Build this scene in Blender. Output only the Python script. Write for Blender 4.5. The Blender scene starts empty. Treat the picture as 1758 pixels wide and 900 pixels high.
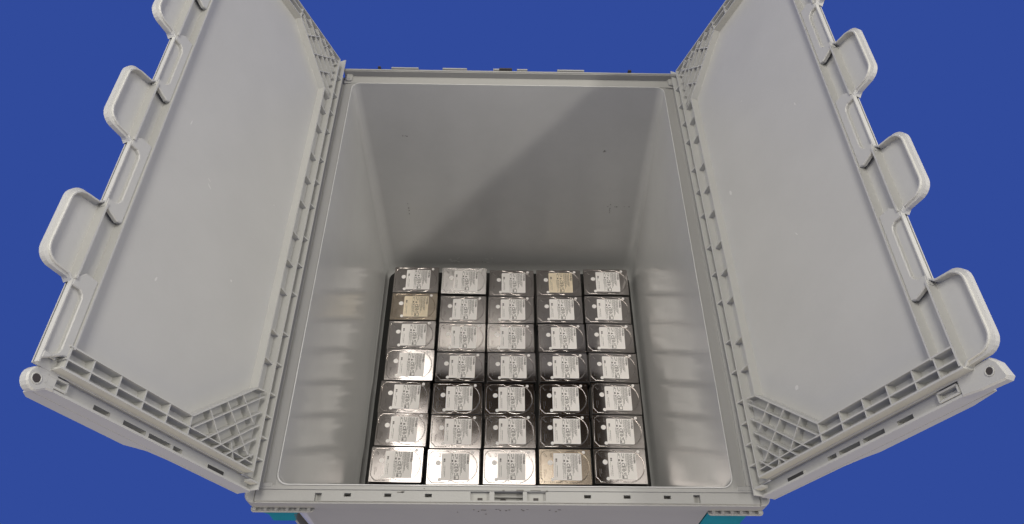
import bpy, bmesh, math, random
from mathutils import Vector, Matrix
R = math.radians
random.seed(7)
S = bpy.context.scene
COL = S.collection

# ------------------------------------------------------------------ camera
cam_d = bpy.data.cameras.new('camera')
cam = bpy.data.objects.new('camera', cam_d)
COL.objects.link(cam)
cam.location = (-0.0201, -0.98132, 1.38378)
cam.rotation_euler = (R(35.919), R(-1.0124), R(0.1074))
cam_d.sensor_width = 36.0
cam_d.lens = 1276.28 / 1758 * 36
cam_d.clip_start = 0.02
cam_d.clip_end = 100
S.camera = cam
# ------------------------------------------------------------------ world: plain blue backdrop all round
W = bpy.data.worlds.new('World')
S.world = W
W.use_nodes = True
bg = W.node_tree.nodes['Background']
bg.inputs[0].default_value = (0.0307, 0.0704, 0.3325, 1)
bg.inputs[1].default_value = 1.0
S.view_settings.view_transform = 'Standard'
S.view_settings.look = 'None'
S.view_settings.exposure = 0
S.view_settings.gamma = 1
# ------------------------------------------------------------------ lamps
def area(name, loc, target, sx, sy, power, col=(1, .95, .85), roll=0):
    d = bpy.data.lights.new(name, 'AREA')
    d.shape = 'RECTANGLE'; d.size = sx; d.size_y = sy; d.energy = power; d.color = col
    o = bpy.data.objects.new(name, d); COL.objects.link(o)
    o.location = loc
    v = Vector(target) - Vector(loc)
    q = v.to_track_quat('-Z', 'Y')
    o.rotation_euler = q.to_euler()
    return o
CEIL = 2.62
area('tube_lamp_right', (1.78, -.55, CEIL - .08), (1.78, -.55, 0), .12, 3.0, 78)
area('soft_lamp_left', (-2.0, -.55, CEIL - .08), (-2.0, -.55, 0), 1.3, 3.0, 58)
area('ceiling_panel_lamp', (-.15, -.40, CEIL - .08), (-.15, -.40, 0), .45, 1.1, 23)
area('front_fill', (0.0, -2.7, .22), (0, -.7, .50), 2.0, .5, 32, (1, .86, .50))  # unseen warm fill, added to offset blue world light on the front wall
pl = area('ceiling_lamp_behind', (-.60, .27, CEIL - .10), (-.60, .27, 0), 1.75, .62, 10, (1, .95, .88))
pl.rotation_euler = (0, 0, R(-5))
pl = area('ceiling_lamp_behind_left', (-.83, .62, CEIL - .11), (-.83, .62, 0), .80, .48, 3.6, (1, .95, .88))
pl.rotation_euler = (0, 0, R(-24))

# ------------------------------------------------------------------ materials
def mat(name, base, rough=.4, metal=0, spec=.5, mottle=0, mscale=8, bump=0, bscale=300, tint=None, rvar=0, coat=0):
    m = bpy.data.materials.new(name); m.use_nodes = True
    nt = m.node_tree; N = nt.nodes; L = nt.links
    b = N['Principled BSDF']
    b.inputs['Base Color'].default_value = (*base, 1)
    b.inputs['Roughness'].default_value = rough
    b.inputs['Metallic'].default_value = metal
    b.inputs['Specular IOR Level'].default_value = spec
    if coat:
        b.inputs['Coat Weight'].default_value = coat
        b.inputs['Coat Roughness'].default_value = .12
    tc = N.new('ShaderNodeTexCoord')
    if mottle:
        n = N.new('ShaderNodeTexNoise'); n.inputs['Scale'].default_value = mscale; n.inputs['Detail'].default_value = 6
        n.inputs['Roughness'].default_value = .65
        L.new(tc.outputs['Object'], n.inputs['Vector'])
        r = N.new('ShaderNodeMix'); r.data_type = 'RGBA'
        t = tint or tuple(c * (1 - mottle) for c in base)
        r.inputs['A'].default_value = (*base, 1); r.inputs['B'].default_value = (*t, 1)
        cr = N.new('ShaderNodeMapRange'); cr.inputs['From Min'].default_value = .38; cr.inputs['From Max'].default_value = .72
        L.new(n.outputs['Fac'], cr.inputs['Value']); L.new(cr.outputs['Result'], r.inputs['Factor'])
        L.new(r.outputs['Result'], b.inputs['Base Color'])
        if rvar:
            rr = N.new('ShaderNodeMapRange'); rr.inputs['From Min'].default_value = .3; rr.inputs['From Max'].default_value = .7
            rr.inputs['To Min'].default_value = rough - rvar; rr.inputs['To Max'].default_value = rough + rvar
            L.new(n.outputs['Fac'], rr.inputs['Value']); L.new(rr.outputs['Result'], b.inputs['Roughness'])
    if bump:
        n2 = N.new('ShaderNodeTexNoise'); n2.inputs['Scale'].default_value = bscale; n2.inputs['Detail'].default_value = 3
        L.new(tc.outputs['Object'], n2.inputs['Vector'])
        bp = N.new('ShaderNodeBump'); bp.inputs['Strength'].default_value = bump; bp.inputs['Distance'].default_value = .001
        L.new(n2.outputs['Fac'], bp.inputs['Height']); L.new(bp.outputs['Normal'], b.inputs['Normal'])
    return m
M = {}
M['plastic'] = mat('crate_plastic', (.275, .275, .27), .52, spec=.35, mottle=.07, mscale=5, bump=.10, bscale=260)
M['inner'] = mat('crate_inner_plastic', (.455, .458, .46), .14, spec=.20, mottle=.09, mscale=6, bump=.03, bscale=9, rvar=.05)
M['lid'] = mat('lid_plastic', (.395, .397, .388), .42, mottle=.06, mscale=9, bump=.12, bscale=240)
M['teal'] = mat('teal_plastic', (.008, .19, .22), .4, mottle=.2, mscale=20)
M['dark'] = mat('dark_opening', (.035, .03, .03), .7)
M['scuff'] = mat('scuff', (.12, .115, .11), .6)
M['pale_scuff_and_reflection'] = mat('pale_scuff_and_reflection', (.50, .50, .49), .5)  # lid scuffs, and a drive's reflection painted on the back wall
M['foam'] = mat('black_sheet', (.012, .012, .012), .85, bump=.3, bscale=200)
M['cast'] = mat('drive_casting', (.055, .05, .048), .45, metal=.6, mottle=.3, mscale=60)
M['cover'] = mat('drive_cover_steel', (.60, .56, .54), .10, metal=1, mottle=.10, mscale=30, bump=.03, bscale=45, rvar=.02)
M['cover_tan'] = mat('drive_cover_tan_steel', (.52, .45, .37), .20, metal=1, mottle=.2, mscale=40, tint=(.44, .37, .30), bump=.05, bscale=45)  # tan metal; on the front-row drive it paints a warm reflection
M['cover_lit'] = mat('drive_cover_lit_steel', (.74, .71, .70), .27, metal=1, mottle=.08, mscale=30, bump=.05, bscale=40)  # steel lightened to stand in for a brighter reflection on one drive
M['paper'] = mat('label_paper', (.84, .81, .80), .5, spec=.3, mottle=.04, mscale=50)
M['paper_yellow'] = mat('yellowed_label_paper', (.80, .69, .53), .5, spec=.3, mottle=.15, mscale=60)
M['ink'] = mat('label_ink', (.05, .045, .045), .5)
M['ink_light'] = mat('label_fine_print', (.09, .085, .085), .5)
M['added_ceiling'] = mat('added_ceiling_brown', (.11, .06, .018), .95, spec=0)  # brown picked to cancel the blue world light falling on it
M['rust'] = mat('data_mark_print', (.03, .03, .03), .6)

# ------------------------------------------------------------------ helpers
def new_obj(name, bm, m, parent=None, smooth=False, loc=None):
    bmesh.ops.recalc_face_normals(bm, faces=bm.faces)
    me = bpy.data.meshes.new(name)
    bm.to_mesh(me); bm.free()
    if smooth:
        for p in me.polygons: p.use_smooth = True
    me.materials.append(m)
    o = bpy.data.objects.new(name, me); COL.objects.link(o)
    if parent: o.parent = parent
    if loc: o.location = loc
    return o
def empty(name, loc=(0, 0, 0), rot=(0, 0, 0)):
    o = bpy.data.objects.new(name, None); COL.objects.link(o)
    o.location = loc; o.rotation_euler = rot; o.empty_display_size = .05
    return o
def tag(o, label=None, cat=None, group=None, kind=None):
    if label: o['label'] = label
    if cat: o['category'] = cat
    if group: o['group'] = group
    if kind: o['kind'] = kind
    return o
def box(bm, x0, x1, y0, y1, z0, z1, taper=0.0):
    """axis box, the top drawn in by taper"""
    if x0 > x1: x0, x1 = x1, x0
    if y0 > y1: y0, y1 = y1, y0
    t = taper
    v = [bm.verts.new(p) for p in ((x0, y0, z0), (x1, y0, z0), (x1, y1, z0), (x0, y1, z0),
                                   (x0 + t, y0 + t, z1), (x1 - t, y0 + t, z1), (x1 - t, y1 - t, z1), (x0 + t, y1 - t, z1))]
    for f in ((0, 3, 2, 1), (4, 5, 6, 7), (0, 1, 5, 4), (1, 2, 6, 5), (2, 3, 7, 6), (3, 0, 4, 7)):
        bm.faces.new([v[i] for i in f])
def bar(bm, p, q, th, z0, z1, taper=.0005):
    """box along p-q in plan"""
    p = Vector(p); q = Vector(q); d = (q - p).normalized(); n = Vector((-d.y, d.x)) * th / 2
    lo = [p - n, q - n, q + n, p + n]
    n2 = n * (1 - 2 * taper / th) if th > 0 else n
    hi = [p - n2, q - n2, q + n2, p + n2]
    v = [bm.verts.new((a.x, a.y, z0)) for a in lo] + [bm.verts.new((a.x, a.y, z1)) for a in hi]
    for f in ((0, 3, 2, 1), (4, 5, 6, 7), (0, 1, 5, 4), (1, 2, 6, 5), (2, 3, 7, 6), (3, 0, 4, 7)):
        bm.faces.new([v[i] for i in f])
def prism(bm, pts, z0, z1, inset=0.0):
    """extruded polygon with a small top chamfer"""
    if inset:
        n = len(pts); c = []
        area2 = sum(pts[i][0] * pts[(i + 1) % n][1] - pts[(i + 1) % n][0] * pts[i][1] for i in range(n))
        sg = 1 if area2 > 0 else -1
        for i in range(n):
            a = Vector(pts[i - 1][:2]); b = Vector(pts[i][:2]); d = Vector(pts[(i + 1) % n][:2])
            e1 = (b - a).normalized(); e2 = (d - b).normalized()
            n1 = Vector((-e1.y, e1.x)) * sg; n2 = Vector((-e2.y, e2.x)) * sg
            m_ = (n1 + n2)
            m_ = m_.normalized() if m_.length > 1e-6 else n1
            k = inset / max(.4, m_.dot(n1))
            c.append(b + m_ * k)
        rings = [(pts, z0), (pts, z1 - inset), (c, z1)]
    else:
        rings = [(pts, z0), (pts, z1)]
    vs = [[bm.verts.new((p[0], p[1], z)) for p in ring] for ring, z in rings]
    n = len(pts)
    for a, b in zip(vs, vs[1:]):
        for i in range(n):
            bm.faces.new((a[i], a[(i + 1) % n], b[(i + 1) % n], b[i]))
    bm.faces.new(vs[-1]); bm.faces.new(list(reversed(vs[0])))
def rrect(x0, x1, y0, y1, r, n=5):
    if x0 > x1: x0, x1 = x1, x0
    if y0 > y1: y0, y1 = y1, y0
    rs = r if isinstance(r, (list, tuple)) else (r,) * 4
    out = []
    for (cx, cy, a0), rr in zip(((x0, y0, 180), (x1, y0, 270), (x1, y1, 0), (x0, y1, 90)), rs):
        ccx = cx + rr if cx == x0 else cx - rr
        ccy = cy + rr if cy == y0 else cy - rr
        if rr < 1e-6: out.append((cx, cy)); continue
        for k in range(n + 1):
            a = R(a0 + 90 * k / n)
            out.append((ccx + rr * math.cos(a), ccy + rr * math.sin(a)))
    return out
def cyl(bm, x, y, r, z0, z1, n=20, inset=0.0):
    prism(bm, [(x + r * math.cos(2 * math.pi * k / n), y + r * math.sin(2 * math.pi * k / n)) for k in range(n)], z0, z1, inset)
def tube_path(bm, pts, r, closed=False, n=6, squash=1.0):
    """round bead along 3-D points"""
    P = [Vector(p) for p in pts]; rings = []; N_ = len(P)
    for i, p in enumerate(P):
        if closed: d = (P[(i + 1) % N_] - P[i - 1])
        else: d = P[min(i + 1, N_ - 1)] - P[max(i - 1, 0)]
        d.normalize(); up = Vector((0, 0, 1)); s = d.cross(up)
        s = s.normalized() if s.length > 1e-6 else Vector((1, 0, 0))
        u = s.cross(d)
        rings.append([bm.verts.new(p + s * r * math.cos(2 * math.pi * k / n) + u * r * squash * math.sin(2 * math.pi * k / n)) for k in range(n)])
    for i in range(N_ if closed else N_ - 1):
        a = rings[i]; b = rings[(i + 1) % N_]
        for k in range(n):
            bm.faces.new((a[k], a[(k + 1) % n], b[(k + 1) % n], b[k]))
    if not closed:
        bm.faces.new(rings[0]); bm.faces.new(list(reversed(rings[-1])))
def hfield(bm, xs, ys, Hf, zbot):
    """solid plate over a grid of cuts whose cells have their own heights (pockets with real walls)"""
    xs = sorted(set(round(x, 6) for x in xs)); ys = sorted(set(round(y, 6) for y in ys))
    nx, ny = len(xs) - 1, len(ys) - 1
    hh = [[Hf((xs[i] + xs[i + 1]) / 2, (ys[j] + ys[j + 1]) / 2) for j in range(ny)] for i in range(nx)]
    def q(a): bm.faces.new([bm.verts.new(p) for p in a])
    for i in range(nx):
        for j in range(ny):
            x0, x1, y0, y1, h = xs[i], xs[i + 1], ys[j], ys[j + 1], hh[i][j]
            q(((x0, y0, h), (x1, y0, h), (x1, y1, h), (x0, y1, h)))
            q(((x0, y0, zbot), (x0, y1, zbot), (x1, y1, zbot), (x1, y0, zbot)))
            hr = hh[i + 1][j] if i + 1 < nx else zbot
            if hr != h: q(((x1, y0, min(h, hr)), (x1, y1, min(h, hr)), (x1, y1, max(h, hr)), (x1, y0, max(h, hr))))
            hl = zbot if i == 0 else None
            if hl is not None: q(((x0, y0, hl), (x0, y0, h), (x0, y1, h), (x0, y1, hl)))
            hu = hh[i][j + 1] if j + 1 < ny else zbot
            if hu != h: q(((x0, y1, min(h, hu)), (x0, y1, max(h, hu)), (x1, y1, max(h, hu)), (x1, y1, min(h, hu))))
            if j == 0: q(((x0, y0, zbot), (x1, y0, zbot), (x1, y0, h), (x0, y0, h)))
    bmesh.ops.remove_doubles(bm, verts=bm.verts, dist=1e-6)

# ------------------------------------------------------------------ dark cover overhead, added to keep the blue world out of the metal's reflections
bm = bmesh.new(); box(bm, -3.2, 3.2, -3.4, 3.2, CEIL, CEIL + .05)
tag(new_obj('added_ceiling', bm, M['added_ceiling']), kind='structure')

# ------------------------------------------------------------------ crate body
H = .485
crate = tag(empty('storage_crate', (0, -.3, -.056)),
            'open grey plastic crate with glossy inner walls holding the hard drives', 'crate')
CL = Vector((0, -.3, -.056))
def cpart(name, bm, m, smooth=False):
    for v in bm.verts: v.co -= CL
    return new_obj(name, bm, m, crate, smooth)
XL, XR, YF, YB = -.2925, .2675, -.6685, .063          # rim opening
XLb, XRb, YFb, YBb = -.2905, .2855, -.655, .032       # at the floor
ZF = -.056
def ring(x0, x1, y0, y1, r, n=6):
    return rrect(x0, x1, y0, y1, r, n)
# one wall each, meeting in rounded corners: build the rounded loop and cut it into four
def wall_pieces():
    levels = []
    zs = [(0, 1), (.0, .985), (0, .9), (0, .7), (0, .5), (0, .3), (0, .14), (0, .06)]
    for k, (_, t) in enumerate(zs):
        z = ZF + (H - ZF) * t
        a = [XLb + (XL - XLb) * t, XRb + (XR - XRb) * t, YFb + (YF - YFb) * t, YBb + (YB - YBb) * t]
        levels.append((ring(*a, .014 + .010 * (1 - t)), z))
    # rounded foot
    for ins, z in ((.003, ZF + .014), (.008, ZF + .005), (.016, ZF)):
        levels.append((ring(XLb + ins, XRb - ins, YFb + ins, YBb - ins, .022), z))
    return levels
LV = wall_pieces()
nseg = 7   # points per corner
tot = len(LV[0][0])
# corners: 0..6 at (x0,y0), 7..13 (x1,y0), 14..20 (x1,y1), 21..27 (x0,y1)
rngs = {'front_wall': (3, 10), 'right_wall': (10, 17), 'back_wall': (17, 24), 'left_wall': (24, 31)}
for nm, (a, b) in rngs.items():
    bm = bmesh.new(); rows = []
    outrows = []
    ctr = Vector(((XL + XR) / 2, (YF + YB) / 2))
    for loop, z in LV:
        rows.append([bm.verts.new((loop[i % tot][0], loop[i % tot][1], z)) for i in range(a, b + 1)])
    for loop, z in LV:
        rr = []
        for i in range(a, b + 1):
            x, y = loop[i % tot]
            sx = 1 if x > ctr.x else -1; sy = 1 if y > ctr.y else -1
            # push outwards by 4.5 mm
            tk = .0011 if z > H - .02 else .0045
            dx = tk if abs(x - (XR if sx > 0 else XL)) < .04 else 0
            dy = tk if abs(y - (YB if sy > 0 else YF)) < .04 else 0
            rr.append(bm.verts.new((x + sx * dx, y + sy * dy, z - .0045 * (z < ZF + .02))))
        outrows.append(rr)
    for rws in (rows, outrows):
        for r0, r1 in zip(rws, rws[1:]):
            for i in range(len(r0) - 1):
                bm.faces.new((r0[i], r0[i + 1], r1[i + 1], r1[i]))
    for i in range(len(rows[0]) - 1):
        bm.faces.new((rows[0][i], outrows[0][i], outrows[0][i + 1], rows[0][i + 1]))
        bm.faces.new((rows[-1][i], outrows[-1][i], outrows[-1][i + 1], rows[-1][i + 1]))
    for e in (0, -1):
        for r0, r1, q0, q1 in zip(rows, rows[1:], outrows, outrows[1:]):
            bm.faces.new((r0[e], r1[e], q1[e], q0[e]))
    o = cpart('wall', bm, M['inner'], smooth=False)
    for p in o.data.polygons: p.use_smooth = abs(p.normal.z) < .8 and False or True
    o.data.set_sharp_from_angle(angle=R(40))
bm = bmesh.new(); box(bm, XLb + .014, XRb - .014, YFb + .014, YBb - .014, ZF - .004, ZF - .0002); cpart('crate_floor', bm, M['inner'])

# --- rim: inner lip all round, side channels, front strip with pockets, raised back ledge
def loop_band(bm, inner, outer, z0, z1, ins=.0008):
    n = len(inner)
    A = [bm.verts.new((x, y, z0)) for x, y in inner]; B = [bm.verts.new((x, y, z1)) for x, y in inner]
    Cc = [bm.verts.new((x, y, z1)) for x, y in outer]; D = [bm.verts.new((x, y, z0)) for x, y in outer]
    for i in range(n):
        j = (i + 1) % n
        for P, Q in ((A, B), (B, Cc), (Cc, D), (D, A)):
            bm.faces.new((P[i], P[j], Q[j], Q[i]))
bm = bmesh.new()
loop_band(bm, rrect(XL - .0003, XR + .0003, YF - .0003, YB + .0003, .014, 6), rrect(XL - .0012, XR + .0012, YF - .0012, YB + .0012, .0144, 6), H - .004, H - .0010)
edges = [e for e in bm.edges if all(abs(v.co.z - H + .0010) < 1e-5 for v in e.verts) and len(e.link_faces) == 2 and any(abs(f.normal.z) < .5 for f in e.link_faces)]
bmesh.ops.recalc_face_normals(bm, faces=bm.faces)
edges = [e for e in bm.edges if e.calc_face_angle(0) > 1.2 and all(v.co.z > H - .0015 for v in e.verts)]
bmesh.ops.bevel(bm, geom=edges, offset=.0004, segments=2, affect='EDGES')
cpart('rim_lip', bm, M['plastic'], True)
# corner webs between the rounded lip and the square rim
for sx, cx in ((-1, XL - .0014), (1, XR + .0014)):
    for sy, cy in ((-1, YF - .0016), (1, YB + .0016)):
        rr = .0152; px, py = cx - sx * rr, cy - sy * rr
        arc_ = [(px + sx * rr * math.cos(R(a)) * .985, py + sy * rr * math.sin(R(a)) * .985) for a in range(0, 91, 15)]
        bm = bmesh.new(); prism(bm, [(cx, cy)] + arc_, H - .012, H - .0019); cpart('corner_web', bm, M['plastic'])
# side channels
for s, x in ((-1, XL), (1, XR)):
    bm = bmesh.new()
    xs0 = x + s * .0013
    # sloped channel floor
    zi, zo = H - .0016, H - .0050
    pts = [(xs0, zi), (xs0 + s * .016, zo), (xs0 + s * .0165, zo + .002), (xs0 + s * .030, zo + .002), (xs0 + s * .030, H - .035), (xs0 + s * .026, H - .035), (xs0 + s * .026, zo - .004), (xs0, zi - .006)]
    y0, y1 = YF - .002, YB + .018
    va = [bm.verts.new((p[0], y0, p[1])) for p in pts]; vb = [bm.verts.new((p[0], y1, p[1])) for p in pts]
    for i in range(len(pts)):
        j = (i + 1) % len(pts); bm.faces.new((va[i], va[j], vb[j], vb[i]))
    bm.faces.new(va); bm.faces.new(vb)
    cpart('rim_channel', bm, M['plastic'])
# front strip: a plate with real pockets, a low back step and an outer edge
pock = []   # x0,x1,y0,y1,depth
def slot(x, w=.0085, y0=-.6852, y1=-.6812, d=.010): pock.append((x - w / 2, x + w / 2, y0, y1, d))
for x in (-.2050, -.1560, -.1067, .0876, .1361, .1854): slot(x, y0=-.6838 + .001, y1=-.6795 + .001)
pock.append((-.2443, -.2363, -.6885, -.6785, .006)); pock.append((.2175, .2255, -.6870, -.6775, .006))
pock.append((-.0553, -.0323, -.6862, -.6755, .004)); pock.append((.0137, .0365, -.6862, -.6755, .004))
pock.append((-.0262, .0085, -.6862, -.6752, .009))
X0, X1, Y0, Y1 = -.3165, .2985, -.6905, YF - .0014
def Hfront(x, y):
    h = H - .0015 if y > -.6745 else H - .003
    for a, b, c, d, dep in pock:
        if a < x < b and c < y < d: h = H - .003 - dep
    return h
xs = [X0, X1]; ys = [Y0, Y1, -.6745]
for a, b, c, d, _ in pock: xs += [a, b]; ys += [c, d]
bm = bmesh.new(); hfield(bm, xs, ys, Hfront, H - .022)
bmesh.ops.recalc_face_normals(bm, faces=bm.faces)
edges = [e for e in bm.edges if e.calc_face_angle(0) > 1.2 and all(abs(v.co.y - Y0) < 1e-5 for v in e.verts) and all(v.co.z > H - .01 for v in e.verts)]
bmesh.ops.bevel(bm, geom=edges, offset=.0022, segments=3, affect='EDGES')
cpart('front_rim', bm, M['plastic'])
def dot(x, y, w, h, z, name='latch_hole'):
    bm = bmesh.new(); box(bm, x - w / 2, x + w / 2, y - h / 2, y + h / 2, z - .0004, z + .0003); return cpart(name, bm, M['dark'])
for x in (-.2050, -.1560, -.1067, .0876, .1361, .1854):
    for k in (-1, 1): dot(x + k * .003, -.681, .0022, .0036, H - .0126)
dot(-.0437, -.6835, .0060, .0028, H - .0066); dot(.0245, -.6832, .0060, .0028, H - .0066)
bm = bmesh.new(); cyl(bm, -.0155, -.6862 + .0015, .0042, H - .0122, H - .0115, 16); cpart('latch_hole', bm, M['dark'])
bm = bmesh.new(); box(bm, -.0262, .0085, -.6810, -.6804, H - .0118, H - .0065); cpart('latch_rib', bm, M['plastic'])
# rounded corner blocks of the front rim
for s, xc in ((-1, -.3165), (1, .2985)):
    bm = bmesh.new()
    pts = rrect(xc - .0135 * (s < 0) + .0005 * (s > 0) * 1, xc + .0135 * (s > 0) - .0005 * (s < 0), -.6900, -.6715, (.010 if s < 0 else 0, .010 if s > 0 else 0, .004 if s > 0 else 0, .004 if s < 0 else 0), 4)
    prism(bm, pts, H - .024, H - .0035, .0015); cpart('rim_corner', bm, M['plastic'])
    # raised block where the channel ends
    bm = bmesh.new()
    xa = XL - .0055 if s < 0 else XR + .0055
    prism(bm, rrect(xa, xa + s * .026, -.6725, -.6705 + .004, .001, 2), H - .02, H - .0012, .0008); cpart('channel_stop', bm, M['plastic'])
# underside corner flange with small ribs
for s, xa, xb in ((-1, -.3265, -.2480), (1, .2390, .3085)):
    bm = bmesh.new(); prism(bm, rrect(xa, xb, -.6945, -.6862, .004, 3), H - .0290, H - .0265, .0008); cpart('corner_flange', bm, M['plastic'])
    for k in range(6):
        x = xa + .006 + (xb - xa - .012) * k / 5
        bm = bmesh.new(); box(bm, x - .0018, x + .0018, -.6935, -.688, H - .0266, H - .0222); cpart('flange_rib', bm, M['plastic'])
# back ledge
bm = bmesh.new()
hfield(bm, [-.309, .291], [YB + .0014, .0825, .0885], lambda x, y: H - .001 if y < .0825 else H + .0125, H - .03)
bmesh.ops.recalc_face_normals(bm, faces=bm.faces)
edges = [e for e in bm.edges if e.calc_face_angle(0) > 1.2 and all(v.co.z > H + .01 for v in e.verts)]
bmesh.ops.bevel(bm, geom=edges, offset=.0015, segments=2, affect='EDGES')
cpart('back_rim', bm, M['plastic'])
for x, w, m_ in ((-.246, .006, 'dark'), (-.20, .050, 'plastic'), (-.11, .045, 'plastic'), (-.035, .012, 'plastic'), (-.018, .024, 'dark'), (.012, .020, 'plastic'), (.10, .050, 'plastic'), (.207, .007, 'dark')):
    bm = bmesh.new(); box(bm, x - w / 2, x + w / 2, .0888, .093, H + .004, H + .0132 if m_ == 'plastic' else H + .0150, .0006)
    cpart('hinge_clip', bm, M[m_])
for s, x in ((-1, -.3000), (1, .2830)):     # low end walls of the back ledge
    bm = bmesh.new(); prism(bm, rrect(x - .0060, x + .0060, .0680, .0860, .004, 4), H - .03, H + .004, .002); cpart('rim_corner', bm, M['plastic'])
# outer shell: front skirt wall seen below the rim, sides, back
for (x0, x1, y0, y1) in ((-.258, .236, -.6850, -.6810), (-.310, -.3065, -.660, .065), (.2885, .292, -.660, .065), (-.29, .27, .0845, .088)):
    bm = bmesh.new(); box(bm, x0, x1, y0, y1, ZF - .012, H - .0225, 0); cpart('outer_wall', bm, M['plastic'])
for x0, x1, y0, y1 in ((-.266, -.2585, -.6840, -.6745), (.2365, .244, -.6840, -.6745)):
    bm = bmesh.new(); box(bm, x0, x1, y0, y1, ZF - .012, H - .0225); cpart('corner_return', bm, M['plastic'])
# teal corner brackets
bm = bmesh.new(); prism(bm, [(.2455, -.6845), (.2975, -.6845), (.3015, -.681), (.3015, -.676), (.2455, -.676)], .30, H - .0300, .001); tag(cpart('corner_bracket', bm, M['teal'])); 
bm = bmesh.new()
pts = [(-.3215, .4505), (-.2670, .4505), (-.2700, .436), (-.2800, .430), (-.2830, .402), (-.312, .402), (-.312, .428), (-.3215, .440)]
va = [bm.verts.new((x, -.688, z)) for x, z in pts]; vb = [bm.verts.new((x, -.676, z)) for x, z in pts]
for i in range(len(pts)):
    j = (i + 1) % len(pts); bm.faces.new((va[i], va[j], vb[j], vb[i]))
bm.faces.new(va); bm.faces.new(vb); cpart('corner_bracket', bm, M['teal'])
# oval button under the latch and scratches on the front wall
bm = bmesh.new(); prism(bm, rrect(-.0235, -.0065, H - .034, H - .0285, .0026, 3), 0, .0012, .0005)
for v in bm.verts: v.co = Vector((v.co.x, -.6851 - v.co.z, v.co.y))
cpart('latch_button', bm, M['plastic'])
random.seed(21)
for k in range(26):
    x = random.choice((-.055, -.03, .02, .045)) + random.gauss(0, .013); z = .444 + random.gauss(0, .006)
    w = random.uniform(.0008, .004)
    bm = bmesh.new(); box(bm, x, x + w, -.6856, -.6851, z, z + random.uniform(.0005, .0012)); cpart('scuff_or_reflection_mark', bm, M['scuff'])
# scuffs on the inner back wall
for px, pz, n, sx, sz in ((-.222, .155, 9, .0008, .008), (.208, .163, 5, .001, .006), (.232, .172, 8, .012, .0006), (.18, .33, 4, .003, .002), (-.21, .36, 4, .006, .002), (-.05, -.02, 6, .015, .001)):
    for k in range(n):
        x = px + random.gauss(0, sx); z = pz + random.gauss(0, sz)
        t = (z - ZF) / (H - ZF); y = YBb + (YB - YBb) * t
        bm = bmesh.new(); box(bm, x, x + random.uniform(.0008, .0022), y - .0005, y + .001, z, z + random.uniform(.0006, .0018)); cpart('scuff_or_reflection_mark', bm, M['scuff'])
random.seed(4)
for k in range(22):  # pale marks painted for a bright drive's mirror image in the wall
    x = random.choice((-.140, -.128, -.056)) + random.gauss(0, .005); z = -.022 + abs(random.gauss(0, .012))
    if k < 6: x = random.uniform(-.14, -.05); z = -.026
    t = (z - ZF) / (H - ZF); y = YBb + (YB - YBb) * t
    bm = bmesh.new(); box(bm, x, x + random.uniform(.001, .005 if k > 6 else .012), y - .0004, y + .001, z, z + random.uniform(.0006, .004 if k > 6 else .001)); cpart('scuff_or_reflection_mark', bm, M['pale_scuff_and_reflection'])
# smudge on the front rim and small nicks
for x, y, w, h in ((-.141, -.677, .008, .0012), (-.138, -.6765, .004, .002), (-.015, -.6742, .003, .0009), (.005, -.6740, .009, .0014), (.024, -.6740, .013, .0008), (-.112, -.6725, .002, .001), (.038, -.6745, .003, .0012)):
    bm = bmesh.new(); prism(bm, rrect(x - w / 2, x + w / 2, y - h / 2, y + h / 2, h * .45, 3), H - .0031, H - (.0026 if y < -.6745 else .0011)); cpart('scuff_or_reflection_mark', bm, M['scuff'])

# black sheet on the crate floor
bm = bmesh.new(); prism(bm, rrect(XLb + .002, XRb - .002, YFb + .02, YBb - .006, .012, 4), ZF + .0002, ZF + .006, .001)
tag(new_obj('floor_sheet', bm, M['foam']), 'black sheet lining the crate floor under the hard drive stacks', 'sheet')

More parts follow.
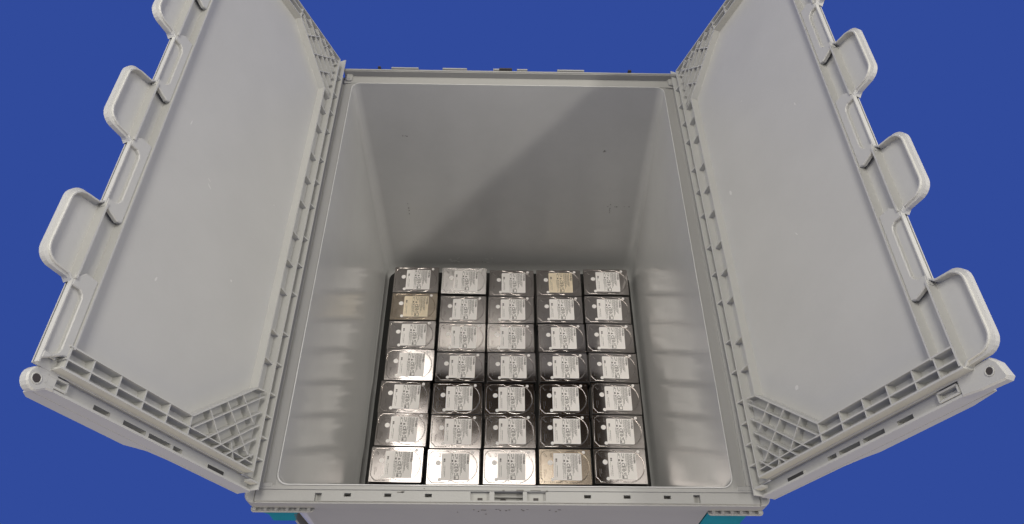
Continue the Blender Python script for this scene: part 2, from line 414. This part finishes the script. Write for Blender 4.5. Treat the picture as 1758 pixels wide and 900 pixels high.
# ------------------------------------------------------------------ lids
U0, U1 = -.690, .105
CU = -.2925
WP = -.0118      # panel level below the rib tops
def build_lid(s, label):
    if s < 0:
        root = empty('hinged_lid', (-.31, 0, .52), (0, R(68), 0))
    else:
        root = empty('hinged_lid', (.2905, 0, .5155), (0, R(-70), 0))
    tag(root, label, 'crate lid', 'two hinged lids of the crate')
    skew = 0 if s < 0 else .010
    vo = .002 if s < 0 else -.0005
    def X(v, u): return s * (v + vo + skew * (-.66 - u) * -1 * -1)
    def put(name, bm, parent=root, m=M['lid'], smooth=False):
        for v in bm.verts:
            # builders work in (v, u, w); map to local x, y, z
            v.co = Vector((X(v.co.x, v.co.y), v.co.y, v.co.z))
        return new_obj(name, bm, m, parent, smooth)
    # panel sheet
    bm = bmesh.new(); box(bm, -.019, .2980, -.6690, .0840, WP - .0015, WP); put('panel', bm)
    def rib(a, b, th=.0030, top=0.0, bot=WP - .0005, name='rib'):
        bm = bmesh.new(); bar(bm, a, b, th, bot, top, .0006); return put(name, bm)
    r1a, r1b = .113, .275
    lo, hi = -.6435, CU * 2 + .6435       # inner front / back rib lines
    lo2, hi2 = -.6565, CU * 2 + .6565
    lo3, hi3 = -.6665, CU * 2 + .6665
    # hinge side ribs
    rib((-.0155, -.6835), (-.0155, .0985), .0028, -.0010, -.030)
    rib((.0005, lo3), (.0005, hi3), .0032, 0)
    rib((.0235, -.569), (.0235, -.017), .0032, -.0002)
    for u in (-.019, -.056, -.100, -.162, -.211, -.260, -.320, -.369, -.417, -.482, -.524):
        # gusset between the two ribs, sloping down
        bm = bmesh.new()
        vv = [bm.verts.new(p) for p in ((.0019, u - .0013, WP), (.0222, u - .0013, WP), (.0222, u - .0013, -.0010), (.0019, u - .0013, -.0048),
                                        (.0019, u + .0013, WP), (.0222, u + .0013, WP), (.0222, u + .0013, -.0010), (.0019, u + .0013, -.0048))]
        for f in ((0, 1, 2, 3), (4, 7, 6, 5), (0, 4, 5, 1), (1, 5, 6, 2), (2, 6, 7, 3), (3, 7, 4, 0)): bm.faces.new([vv[i] for i in f])
        put('gusset', bm)
    for u in (.045, .0, -.044, -.088, -.152, -.200, -.249, -.311, -.360, -.409, -.474, -.520, -.563, -.593, -.621, -.648, -.676):
        bm = bmesh.new(); bar(bm, (-.0143, u), (-.0008, u), .0026, WP, -.0022, .0004); put('gusset', bm)
    # free edge ribs
    rib((.2725, lo - .002), (.2725, hi), .0030, -.0003)
    # front and back rows of cells
    for a, b, c, sg in ((lo, lo2, lo3, 1), (hi, hi2, hi3, -1)):
        end = .2985 if (s > 0) else .277
        rib((r1a, a), (end, a), .0028, -.0004)
        rib((.104, b), (end, b), .0028, -.0008)
        rib((.0, c), (end + .002, c), .0032, -.0001, -.0304)
        for v in (.113, .1465, .1805, .2140, .2475, .2745):
            rib((v, a), (v + .000, c), .0028, -.0011)
        if s > 0: rib((.2980, a), (.2980, c), .0028, -.0011)
    # corner lattices
    for sg in (1, -1):
        def T(p): return (p[0], p[1] if sg > 0 else 2 * CU - p[1])
        for a, b in (((.113, -.6435), (.0235, -.569)),):
            rib(T(a), T(b), .0034, -.0005)
        rib(T((.0235, -.569)), T((.0075, -.5665)), .003, -.0007)
        for a, b in (((.108, -.655), (.0075, -.5735)), ((.0925, -.6645), (.007, -.5935)), ((.0715, -.665), (.0065, -.611)), ((.051, -.665), (.007, -.6285)), ((.028, -.6655), (.006, -.6475))):
            rib(T(a), T(b), .0026, -.0009)
        for a, b in (((.0915, -.6245), (.0555, -.6655)), ((.0675, -.605), (.0125, -.662)), ((.0450, -.5865), (.0150, -.6125)), ((.0900, -.6255), (.036, -.665)), ((.0660, -.6060), (.0075, -.6535))):
            pass
        # lines across the diagonals
        for a, b in (((.0905, -.6250), (.0610, -.6560)), ((.0672, -.6055), (.0145, -.6520)), ((.0450, -.5870), (.0170, -.6120))):
            rib(T(a), T(b), .0026, -.0013)
        for a, b in (((.1020, -.6560), (.0370, -.6645)), ((.0610, -.6560), (.0360, -.6650)), ((.0360, -.6560), (.0290, -.6655))):
            pass
        rib(T((.1060, -.6560)), T((.0640, -.6560)), .0024, -.0016)
        rib(T((.0640, -.6560)), T((.0035, -.6580)), .0024, -.0016)
        rib(T((.0450, -.6480)), T((.0360, -.6650)), .0024, -.0017)
        rib(T((.0200, -.6480)), T((.0070, -.6520)), .0024, -.0017)
    # small white knocks and grey rubs on the panel
    marks = ((.175, -.36, .004, .0007, .6), (.178, -.352, .003, .0005, .4), (.10, -.455, .0016, .0016, 0), (.205, -.52, .0012, .003, .2), (.06, -.30, .0012, .0012, 0), (.23, -.30, .0008, .004, .1)) if s < 0 else \
            ((.052, -.25, .0022, .0048, .2), (.085, -.585, .0030, .0030, 0), (.15, -.40, .0008, .003, .5), (.21, -.22, .0008, .003, .1), (.12, -.12, .001, .001, 0))
    for v_, u_, a_, b_, r_ in marks:
        bm = bmesh.new()
        prism(bm, [(v_ + a_ * math.cos(t_) * math.cos(r_) - b_ * math.sin(t_) * math.sin(r_), u_ + a_ * math.cos(t_) * math.sin(r_) + b_ * math.sin(t_) * math.cos(r_)) for t_ in [2 * math.pi * k / 8 for k in range(8)]], WP - .0004, WP + .00015)
        put('scuff_or_reflection_mark', bm, m=M['pale_scuff_and_reflection'])
    # front and back shelves (plates with real slots) and outer edges
    for sg in (1, -1):
        def TU(u): return u if sg > 0 else 2 * CU - u
        slots = [(.2065, .2270), (.1585, .1890), (.1225, .1540), (.1045, .1180)]
        cuts = [-.0175, (.278 if s < 0 else .300)] + [x - .008 for p in slots for x in p]
        ys_ = [TU(-.6840), TU(-.6678), TU(-.6795), TU(-.6740), TU(-.6815)]
        def Hs(v, u):
            uu = u if sg > 0 else 2 * CU - u
            if uu < -.6815: return -.0135
            for a, b in slots:
                if a - .008 < v < b - .008 and -.6795 < uu < -.6740: return -.0290
            return -.0190
        bm = bmesh.new(); hfield(bm, cuts, ys_, Hs, -.0305)
        put('shelf', bm)
        bm = bmesh.new()
        u_a, u_b = TU(-.6843), TU(-.6818)
        dd = .044 if s < 0 else .038
        prof = [(-.0175, -.0302), ((.278 if s < 0 else .300), -.0302), ((.278 if s < 0 else .300), -dd + .006), (.270, -dd), (.150, -dd - .002), (.128, -.036), (.1, -.0335), (-.0175, -.0325)]
        A = [bm.verts.new((v, u_a, w)) for v, w in prof]; B = [bm.verts.new((v, u_b, w)) for v, w in prof]
        for i in range(len(prof)):
            j = (i + 1) % len(prof); bm.faces.new((A[i], A[j], B[j], B[i]))
        bm.faces.new(A); bm.faces.new(B); put('skirt', bm)
    # square code plate: its matrix is left out, only the dark printed field and frame
    if True:
        bm = bmesh.new(); box(bm, .027, .058, -.6808, -.6745, -.0192, -.0178, .0003); put('mark_plate', bm)
        random.seed(5 + s)
        pl_ = bmesh.new(); box(pl_, .0290, .0560, -.6800, -.6755, -.0180, -.0174); put('printed_mark', pl_, m=M['rust'])
    # raised slot frame near the outer corner
    bm = bmesh.new()
    v0, v1, ua, ub = .2570, .2790, -.6800, -.6715
    for a, b in (((v0, ua), (v1, ua)), ((v1, ua), (v1, ub)), ((v1, ub), (v0, ub)), ((v0, ub), (v0, ua))): bar(bm, a, b, .0028, -.0192, -.0120, .0005)
    put('slot_frame', bm)
    bm = bmesh.new(); box(bm, v0 + .003, v1 - .003, ua + .0022, ub - .0022, -.0195, -.0185); put('slot_bottom', bm, m=M['dark'] if False else M['lid'])
    # ear at the outer corner with its pin hole
    if s < 0:
        pts = [(.268, -.6670), (.2850, -.6665)] + [(.2870 + .0105 * math.cos(R(a)), -.6795 + .0115 * math.sin(R(a))) for a in (70, 50, 30, 10, -10, -30, -50, -70, -90, -110)] + [(.276, -.6850), (.268, -.6843)]
        hc = (.2885, -.6800); hr = .0042
    else:
        pts = [(.280, -.6665), (.3050, -.6630), (.3180, -.6630), (.3240, -.6700), (.3280, -.6850), (.325, -.6880), (.300, -.6870), (.280, -.6845)]
        hc = (.3140, -.6750); hr = .0036
    bm = bmesh.new(); prism(bm, pts, -.021, -.0122, .0015); ear = put('corner_ear', bm)
    bm = bmesh.new(); cyl(bm, hc[0], hc[1], hr, -.0124, -.0118, 18); put('pin_hole', bm, m=M['dark'])
    bm = bmesh.new(); tube_path(bm, [(hc[0] + (hr + .0006) * math.cos(a), hc[1] + (hr + .0006) * math.sin(a), -.0120) for a in [2 * math.pi * k / 18 for k in range(18)]], .0008, True); put('hole_ring', bm, smooth=True)
    # fingers and recess pads along the free edge
    ctrs = [-.5345, -.3505, -.1700, .0110] if s < 0 else [-.6170, -.4345, -.2520, -.0700]
    half = .0430
    for i, c in enumerate(ctrs):
        a, b = c - half, c + half
        # outline in (v,u), flared at the root
        out = [(.2960, b + .006)]
        rr = .016
        def arc(cx, cy, r, a0, a1, n=5): return [(cx + r * math.cos(R(a0 + (a1 - a0) * k / n)), cy + r * math.sin(R(a0 + (a1 - a0) * k / n))) for k in range(n + 1)]
        Vo = .3320
        path = [(.2985, b + .006), (.304, b + .0010)] + arc(Vo - rr, b - rr, rr, 90 - 12, 0) + arc(Vo - rr, a + rr, rr, 0, -90 + 12) + [(.304, a - .0010), (.2985, a - .006)]
        bm = bmesh.new(); prism(bm, path, WP - .0035, WP + .0002)
        fing = put('finger', bm)
        bm = bmesh.new()
        nn = []
        for k_ in range(len(path)):
            d_ = (Vector(path[min(k_ + 1, len(path) - 1)]) - Vector(path[max(k_ - 1, 0)])).normalized()
            nn.append(Vector((-d_.y, d_.x)))
        def rg(off, z): return [bm.verts.new((p[0] + n_.x * off, p[1] + n_.y * off, z)) for p, n_ in zip(path, nn)]
        rr_ = [rg(-.0016, WP - .002), rg(-.0011, -.0040), rg(-.0006, -.0034), rg(.0006, -.0034), rg(.0011, -.0040), rg(.0016, WP - .002)]
        for A_, B_ in zip(rr_, rr_[1:] + rr_[:1]):
            for k_ in range(len(path) - 1): bm.faces.new((A_[k_], A_[k_ + 1], B_[k_ + 1], B_[k_]))
        bm.faces.new([r_[0] for r_ in rr_]); bm.faces.new([r_[-1] for r_ in reversed(rr_)])
        put('finger_rim', bm, fing, smooth=False)
        # outer sloping skirt
        path2 = [(x + (.0038 if x > .306 else 0), (u + (.003 if u > c + .02 and x > .3 else (-.003 if u < c - .02 and x > .3 else 0)))) for x, u in path]
        bm = bmesh.new()
        A = [bm.verts.new((x, u, -.0050)) for x, u in path]; B = [bm.verts.new((x, u, -.0070)) for x, u in path2]
        C2 = [bm.verts.new((x, u, -.0125)) for x, u in path2]; D2 = [bm.verts.new((x, u, -.0125)) for x, u in path]
        for P, Q in ((A, B), (B, C2), (C2, D2), (D2, A)):
            for k in range(len(path) - 1): bm.faces.new((P[k], P[k + 1], Q[k + 1], Q[k]))
        bm.faces.new((A[0], B[0], C2[0], D2[0])); bm.faces.new((A[-1], B[-1], C2[-1], D2[-1]))
        put('finger_skirt', bm, fing, smooth=False)
        rib((.2975, a - .004), (.2975, b + .004), .0032, -.0002)
    # recess pads between fingers
    gaps = [(ctrs[i] + half, ctrs[i + 1] - half) for i in range(len(ctrs) - 1)]
    if s < 0: gaps = [(-.6690, ctrs[0] - half)] + gaps
    gaps.append((ctrs[-1] + half, ctrs[-1] + half + .09))
    for k, (a, b) in enumerate(gaps):
        a0, b0 = a + .001, b - .001
        b_end = min(b0 + .004, U1)
        outer = [(.2735, a0 - .006), (.2790, a0 - .008), (.2985, a0), (.2985, a0 + .010), (.2890, a0 + .010), (.2850, a0 + .0135),
                 (.2835, a0 + .018), (.2835, b0 - .018), (.2850, b0 - .0135), (.2890, b0 - .010), (.2985, b0 - .010), (.2985, b0), (.2880, b0 + .009), (.2735, b0 + .008)]
        if s < 0 and k == 0: outer[0] = (.2735, a0 + .013); outer[1] = (.2790, a0 + .013); outer[2] = (.2985, a0 + .0015)
        bm = bmesh.new(); prism(bm, outer, -.0070, -.0022, .0010); put('edge_pad', bm)
        bm = bmesh.new(); box(bm, .2825, .2975, a0 + .008, b0 - .008, -.0080, -.0064); put('slot_bottom', bm)
        rib((.2985, a0 - .002), (.2985, b0 + .002), .0024, -.0026, -.0075)
    return root
build_lid(-1, 'left hinged lid of the grey crate, standing open and toothed along its edge')
build_lid(1, 'right hinged lid of the grey crate, a tooth beside its front corner')

# ------------------------------------------------------------------ hard drives (millimetres scaled)
mm = .001
DW, DD, DH = 100, 69.5, 9.0
def dput(name, bm, m, parent, smooth=False):
    for v in bm.verts: v.co *= mm
    return new_obj(name, bm, m, parent, smooth)
# local: x 0..100 -> -50..50 ; y given from the back edge down 0..70 -> 35..-35 ; z 0 = top of the cover sheet
def P(x, y): return (x - 50, 35 - y)
def outline(off=0):
    pts = []
    cx, cy, r = 64.0, 35.0, 31.5 + off
    L0 = 3.5 - off
    T, B = 4.2 - off, 65.6 + off
    pts += [P(L0, 13), P(L0 + 2, 8), P(11, T), P(38, T), P(43, 7.6 - off)]
    a0 = math.degrees(math.acos(max(-1, min(1, (46 - cx) / r))))
    for k in range(17):
        a = R(a0 - (2 * a0) * k / 16)
        x = cx + r * math.cos(a); y = cy - r * math.sin(a)
        pts.append(P(x, min(max(y, T - .3), B + .3)))
    pts += [P(43, 62.6 + off), P(38, B), P(11, B), P(L0, 57)]
    return pts
def text_mesh(txt, size, bold=0.0):
    c = bpy.data.curves.new('text', 'FONT'); c.body = txt; c.size = size; c.offset = bold; c.resolution_u = 2
    o = bpy.data.objects.new('text', c); COL.objects.link(o)
    dg = bpy.context.evaluated_depsgraph_get(); dg.update()
    me = bpy.data.meshes.new_from_object(o.evaluated_get(dg))
    bpy.data.objects.remove(o)
    return me
def add_text(bm, txt, size, ox, oy, bold=0.0, width=None):
    """text read downwards (turned clockwise): ox across (mm from left), oy down from the back edge"""
    me = text_mesh(txt, size, bold)
    xs = [v.co.x for v in me.vertices]
    k = width / (max(xs) - min(xs)) if width else 1
    n0 = len(bm.verts); bm.from_mesh(me); bm.verts.ensure_lookup_table()
    for v in bm.verts[n0:]:
        tx, ty = v.co.x * k, v.co.y
        v.co = Vector((*P(ox + ty, oy + tx), .42))
    bpy.data.meshes.remove(me)
LX0, LX1, LY0, LY1 = 27.5, 81.0, 8.5, 61.5
def dashes(bm, x, y0, y1, w, rnd, lo=1.2, hi=4.5, gap=.7, z=.40):
    y = y0
    while y < y1:
        e = min(y + rnd.uniform(lo, hi), y1)
        a = P(x - w / 2, y); b = P(x + w / 2, e)
        vs = [bm.verts.new((a[0], a[1], z)), bm.verts.new((b[0], a[1], z)), bm.verts.new((b[0], b[1], z)), bm.verts.new((a[0], b[1], z))]
        bm.faces.new(vs); y = e + gap
def make_drive(cover_m, paper_m):
    root = empty('hard_drive')
    bm = bmesh.new(); prism(bm, [P(x, y) for x, y in rrect(.3, DW - .3, .4, DD - .2, 1.6, 3)], -DH, -.9, .3)
    dput('body', bm, M['cast'], root)
    # rear connector block in the right hand gap
    bm = bmesh.new(); box(bm, 49.2, 51.2, -24, 20, -7.5, -2.2); dput('connector', bm, M['cast'], root)
    bm = bmesh.new(); prism(bm, [P(x, y) for x, y in rrect(.0, DW, .0, DD, 2.0, 4)], -.9, 0, .45)
    cov = dput('cover', bm, cover_m, root)
    bm = bmesh.new(); prism(bm, outline(0), -.05, .50, .46); dput('raised_field', bm, cover_m, cov)
    # groove bead round the field
    bm = bmesh.new(); tube_path(bm, [(x, y, .05) for x, y in outline(1.0)], .60, True, 8, .8); dput('bead', bm, cover_m, cov, True)
    # clip dents
    bm = bmesh.new()
    a = R(40); c, s_ = math.cos(a), math.sin(a)
    pts = [(c * x - s_ * y + P(11.5, 12.5)[0], s_ * x + c * y + P(11.5, 12.5)[1]) for x, y in ((-1.6, -4), (1.6, -4), (1.6, 4), (-1.6, 4))]
    prism(bm, pts, .40, 1.15, .6)
    prism(bm, [P(*q) for q in ((22, 8.5), (25.2, 8.5), (25.2, 16), (22, 16))], .40, 1.15, .6)
    dput('clip_dent', bm, cover_m, cov)
    bm = bmesh.new(); prism(bm, [P(*q) for q in ((9.5, 41), (11, 41), (11, 56), (9.5, 56))], .40, .9, .4); prism(bm, [P(*q) for q in ((12.6, 41), (13.4, 41), (13.4, 50), (12.6, 50))], .40, .9, .3)
    dput('stamping', bm, cover_m, cov)
    # round seals and screws
    for x, y, r in ((21.3, 27.5, 5.0), (25.2, 60.2, 3.5), (86.2, 5.9, 3.0)):
        bm = bmesh.new(); q = P(x, y); cyl(bm, q[0], q[1], r, .3 if x < 80 else 0, .66, 22, .12); dput('round_seal', bm, paper_m if False else M['paper'], root)
    for x, y in ((96.3, 4.3), (96.2, 64.6), (3.6, 4.4), (3.4, 65.4), (43.2, 3.2), (43.2, 66.4)):
        bm = bmesh.new(); q = P(x, y); cyl(bm, q[0], q[1], 1.35, 0, .45, 12, .25); dput('screw', bm, cover_m, root)
    # label and its print
    bm = bmesh.new(); prism(bm, [P(x, y) for x, y in rrect(LX0, LX1, LY0, LY1, 2.2, 4)], .40, .64, .06)
    lab = dput('label', bm, paper_m, root)
    rnd = random.Random(3)
    bm = bmesh.new()
    add_text(bm, 'TOSHIBA', 5.2, 76.2, 10.0, .17, 20.0)
    z0 = .40
    # bold barcode-like line, pictograms and boxed symbol
    dashes(bm, 66.2, 10, 47, 1.0, rnd, 3, 9, .5)
    add_text(bm, 'CE', 8.6, 52.8, 28.5, .16)
    def ringf(cx, cy, r, w, n=18):
        p = P(cx, cy)
        A = [bm.verts.new((p[0] + r * math.cos(2 * math.pi * k / n), p[1] + r * math.sin(2 * math.pi * k / n), z0)) for k in range(n)]
        B = [bm.verts.new((p[0] + (r - w) * math.cos(2 * math.pi * k / n), p[1] + (r - w) * math.sin(2 * math.pi * k / n), z0)) for k in range(n)]
        for k in range(n): bm.faces.new((A[k], A[(k + 1) % n], B[(k + 1) % n], B[k]))
    def rectf(x0, x1, y0, y1):
        a = P(x0, y0); b = P(x1, y1)
        bm.faces.new([bm.verts.new(t) for t in ((a[0], a[1], z0), (b[0], a[1], z0), (b[0], b[1], z0), (a[0], b[1], z0))])
    ringf(56.0, 43.0, 3.0, .8); ringf(56.0, 43.0, 1.5, .7)
    rectf(53.0, 53.9, 47.2, 51.0); rectf(56.2, 57.6, 48.5, 50.6); rectf(58.8, 60.0, 47.6, 51.2)
    for a, b, c, d in ((52.4, 61.6, 52.2, 53.1), (52.4, 61.6, 59.3, 60.4), (52.4, 53.3, 53.1, 59.3), (60.7, 61.6, 53.1, 59.3), (53.9, 55.6, 54.2, 58.6)): rectf(a, b, c, d)
    # triangle mark
    p1, p2, p3 = P(52.8, 22.0), P(52.8, 26.4), P(57.6, 24.2)
    bm.faces.new([bm.verts.new((*q, z0)) for q in (p1, p2, p3)])
    ringf(56.5, 17.6, 1.9, .8)
    rectf(47.0, 49.5, 21.5, 25.5)
    dashes(bm, 57.8, 10.0, 15, 1.0, rnd, .8, 1.8, .5); dashes(bm, 54.0, 10.0, 15.5, 1.2, rnd, .8, 1.8, .5)
    dashes(bm, 48.2, 10, 14.5, 1.5, rnd, 1.2, 2, .6)
    dashes(bm, 48.4, 28.5, 31.5, 2.4, rnd, .8, 1.2, .4)
    for v in bm.verts: v.co.z = .665
    dput('print', bm, M['ink'], lab)
    bm = bmesh.new()
    for x, a, b, w in ((73.4, 10, 30, .8), (71.8, 10, 44, .7), (70.2, 12, 41, .7), (68.3, 10, 38, .7), (64.4, 10, 52, .6), (62.6, 10, 36, .6), (60.9, 11, 26, .6), (61.0, 28, 44, .5), (59.6, 34, 44, .5),
                       (50.4, 27, 50, .6), (48.9, 33, 58, .5), (47.4, 33, 48, .5), (46.2, 10, 59, .45), (34.5, 33, 55, .7), (31.6, 19, 55, .35), (33.2, 19, 26, 2.2), (45.0, 28, 40, .4), (50.2, 12, 20, .6), (73.6, 32, 46, .6)):
        dashes(bm, x, a, b, w * 1.25, rnd)
    for v in bm.verts: v.co.z = .66
    dput('fine_print', bm, M['ink_light'], lab)
    return root
def kids(o): return [c for c in bpy.data.objects if c.parent == o]
def copy_tree(o, parent=None):
    c = o.copy(); COL.objects.link(c); c.parent = parent
    for ch in CH[o.name]: copy_tree(ch, c)
    return c
protos = {'grey': make_drive(M['cover'], M['paper']), 'tan': make_drive(M['cover_tan'], M['paper']),
          'tan_yellow': make_drive(M['cover_tan'], M['paper_yellow']), 'grey_yellow': make_drive(M['cover'], M['paper_yellow']), 'pale': make_drive(M['cover_lit'], M['paper'])}
CH = {}
for o in list(bpy.data.objects): CH.setdefault(o.name, [])
for o in list(bpy.data.objects):
    if o.parent: CH[o.parent.name].append(o)
POS = [[(-0.2131, -0.0314), (-0.2126, -0.1026), (-0.2123, -0.1745), (-0.2104, -0.2474), (-0.215, -0.3192), (-0.2146, -0.3888), (-0.2181, -0.4607)],
       [(-0.1055, -0.0335), (-0.105, -0.1089), (-0.1045, -0.1798), (-0.1049, -0.2514), (-0.1082, -0.322), (-0.1074, -0.3931), (-0.1094, -0.4644)],
       [(0.0017, -0.0373), (0.0006, -0.1083), (-0.0001, -0.1799), (0.0021, -0.251), (-0.002, -0.3222), (-0.0005, -0.3914), (-0.0017, -0.4635)],
       [(0.1079, -0.0358), (0.1079, -0.1068), (0.1097, -0.1786), (0.1107, -0.2497), (0.1078, -0.321), (0.1073, -0.3906), (0.1057, -0.4625)],
       [(0.2147, -0.0318), (0.2129, -0.1054), (0.2134, -0.1773), (0.2145, -0.249), (0.215, -0.3185), (0.2133, -0.3895), (0.2117, -0.4604)]]
KIND = {(0, 1): 'tan_yellow', (3, 0): 'grey_yellow', (3, 6): 'tan', (1, 0): 'pale'}
TILT = {(0, 3): (4.2, 0), (1, 0): (1.5, 0), (0, 5): (.3, .3), (1, 5): (.0, .2), (0, 4): (.1, 0)}
ROWN = ['back row', 'second row from back', 'third row from back', 'middle row', 'third row from front', 'second row from front', 'front row']
COLN = ['leftmost', 'second from left', 'centre column', 'second from right', 'rightmost']
used = set()
def desc(c, r):
    k = KIND.get((c, r))
    if k == 'tan_yellow': return 'tarnished tan hard drive, yellowed label'
    if k == 'grey_yellow': return 'grey hard drive with yellowed label'
    if k == 'tan': return 'hard drive with warm reflection painted tan, pale label'
    if k == 'pale': return 'silver hard drive with bright reflection painted in'
    if r >= 5 and c <= 1 or (r == 6 and c == 2): return 'brightly shining silver hard drive'
    if (c, r) == (0, 3): return 'tilted shining white hard drive'
    if r in (4, 5): return 'mirror-dark hard drive, white label'
    return 'grey metal hard drive, white label'
rnd = random.Random(11)
for c in range(5):
    for r in range(7):
        k = KIND.get((c, r), 'grey')
        p = protos[k]
        if k in used: o = copy_tree(p)
        else: o = p; used.add(k)
        x, y = POS[c][r]
        tx, ty = TILT.get((c, r), (-3.4 if r == 3 else 0, 0))
        tx += rnd.gauss(0, .18); ty += rnd.gauss(0, .18)
        rz = rnd.gauss(0, .3) + (-.8 if c == 0 and r >= 4 else 0) + (-.6 if c == 4 else 0)
        o.location = (x, y, .0 + (math.sin(R(abs(tx))) * .035) + rnd.uniform(0, .0006))
        o.rotation_euler = (R(tx), R(ty), R(rz))
        tag(o, '%s, %s, %s' % (desc(c, r), ROWN[r], COLN[c]), 'hard drive', 'hard drives in the top layer of the stacks')
# drives underneath, of which only the edges show in the gaps
bm = bmesh.new(); prism(bm, [P(x, y) for x, y in rrect(.2, DW - .2, .3, DD - .3, 1.8, 2)], -9.2, -.7, .3)
prism(bm, [P(x, y) for x, y in rrect(.0, DW, .0, DD, 2, 2)], -.7, 0, .3)
low = dput('stacked_hard_drive', bm, M['cast'], None)
first = True
for c in range(5):
    for r in range(7):
        for l in range(1, 5):
            o = low if first else low.copy()
            if not first: COL.objects.link(o)
            first = False
            x, y = POS[c][r]
            o.location = (x + rnd.gauss(0, .0013) - (.0015 * l if c == 0 else 0) + (.0012 * l if c == 4 else 0), y + rnd.gauss(0, .0003), -.0100 * l)
            o.rotation_euler = (0, 0, R(rnd.gauss(0, .3)))
            tag(o, '%s drive down in the stack, %s, %s' % (['upper', 'second', 'third', 'bottom'][l - 1] + ' covered', ROWN[r], COLN[c]), 'hard drive', 'hard drives under the top layer')
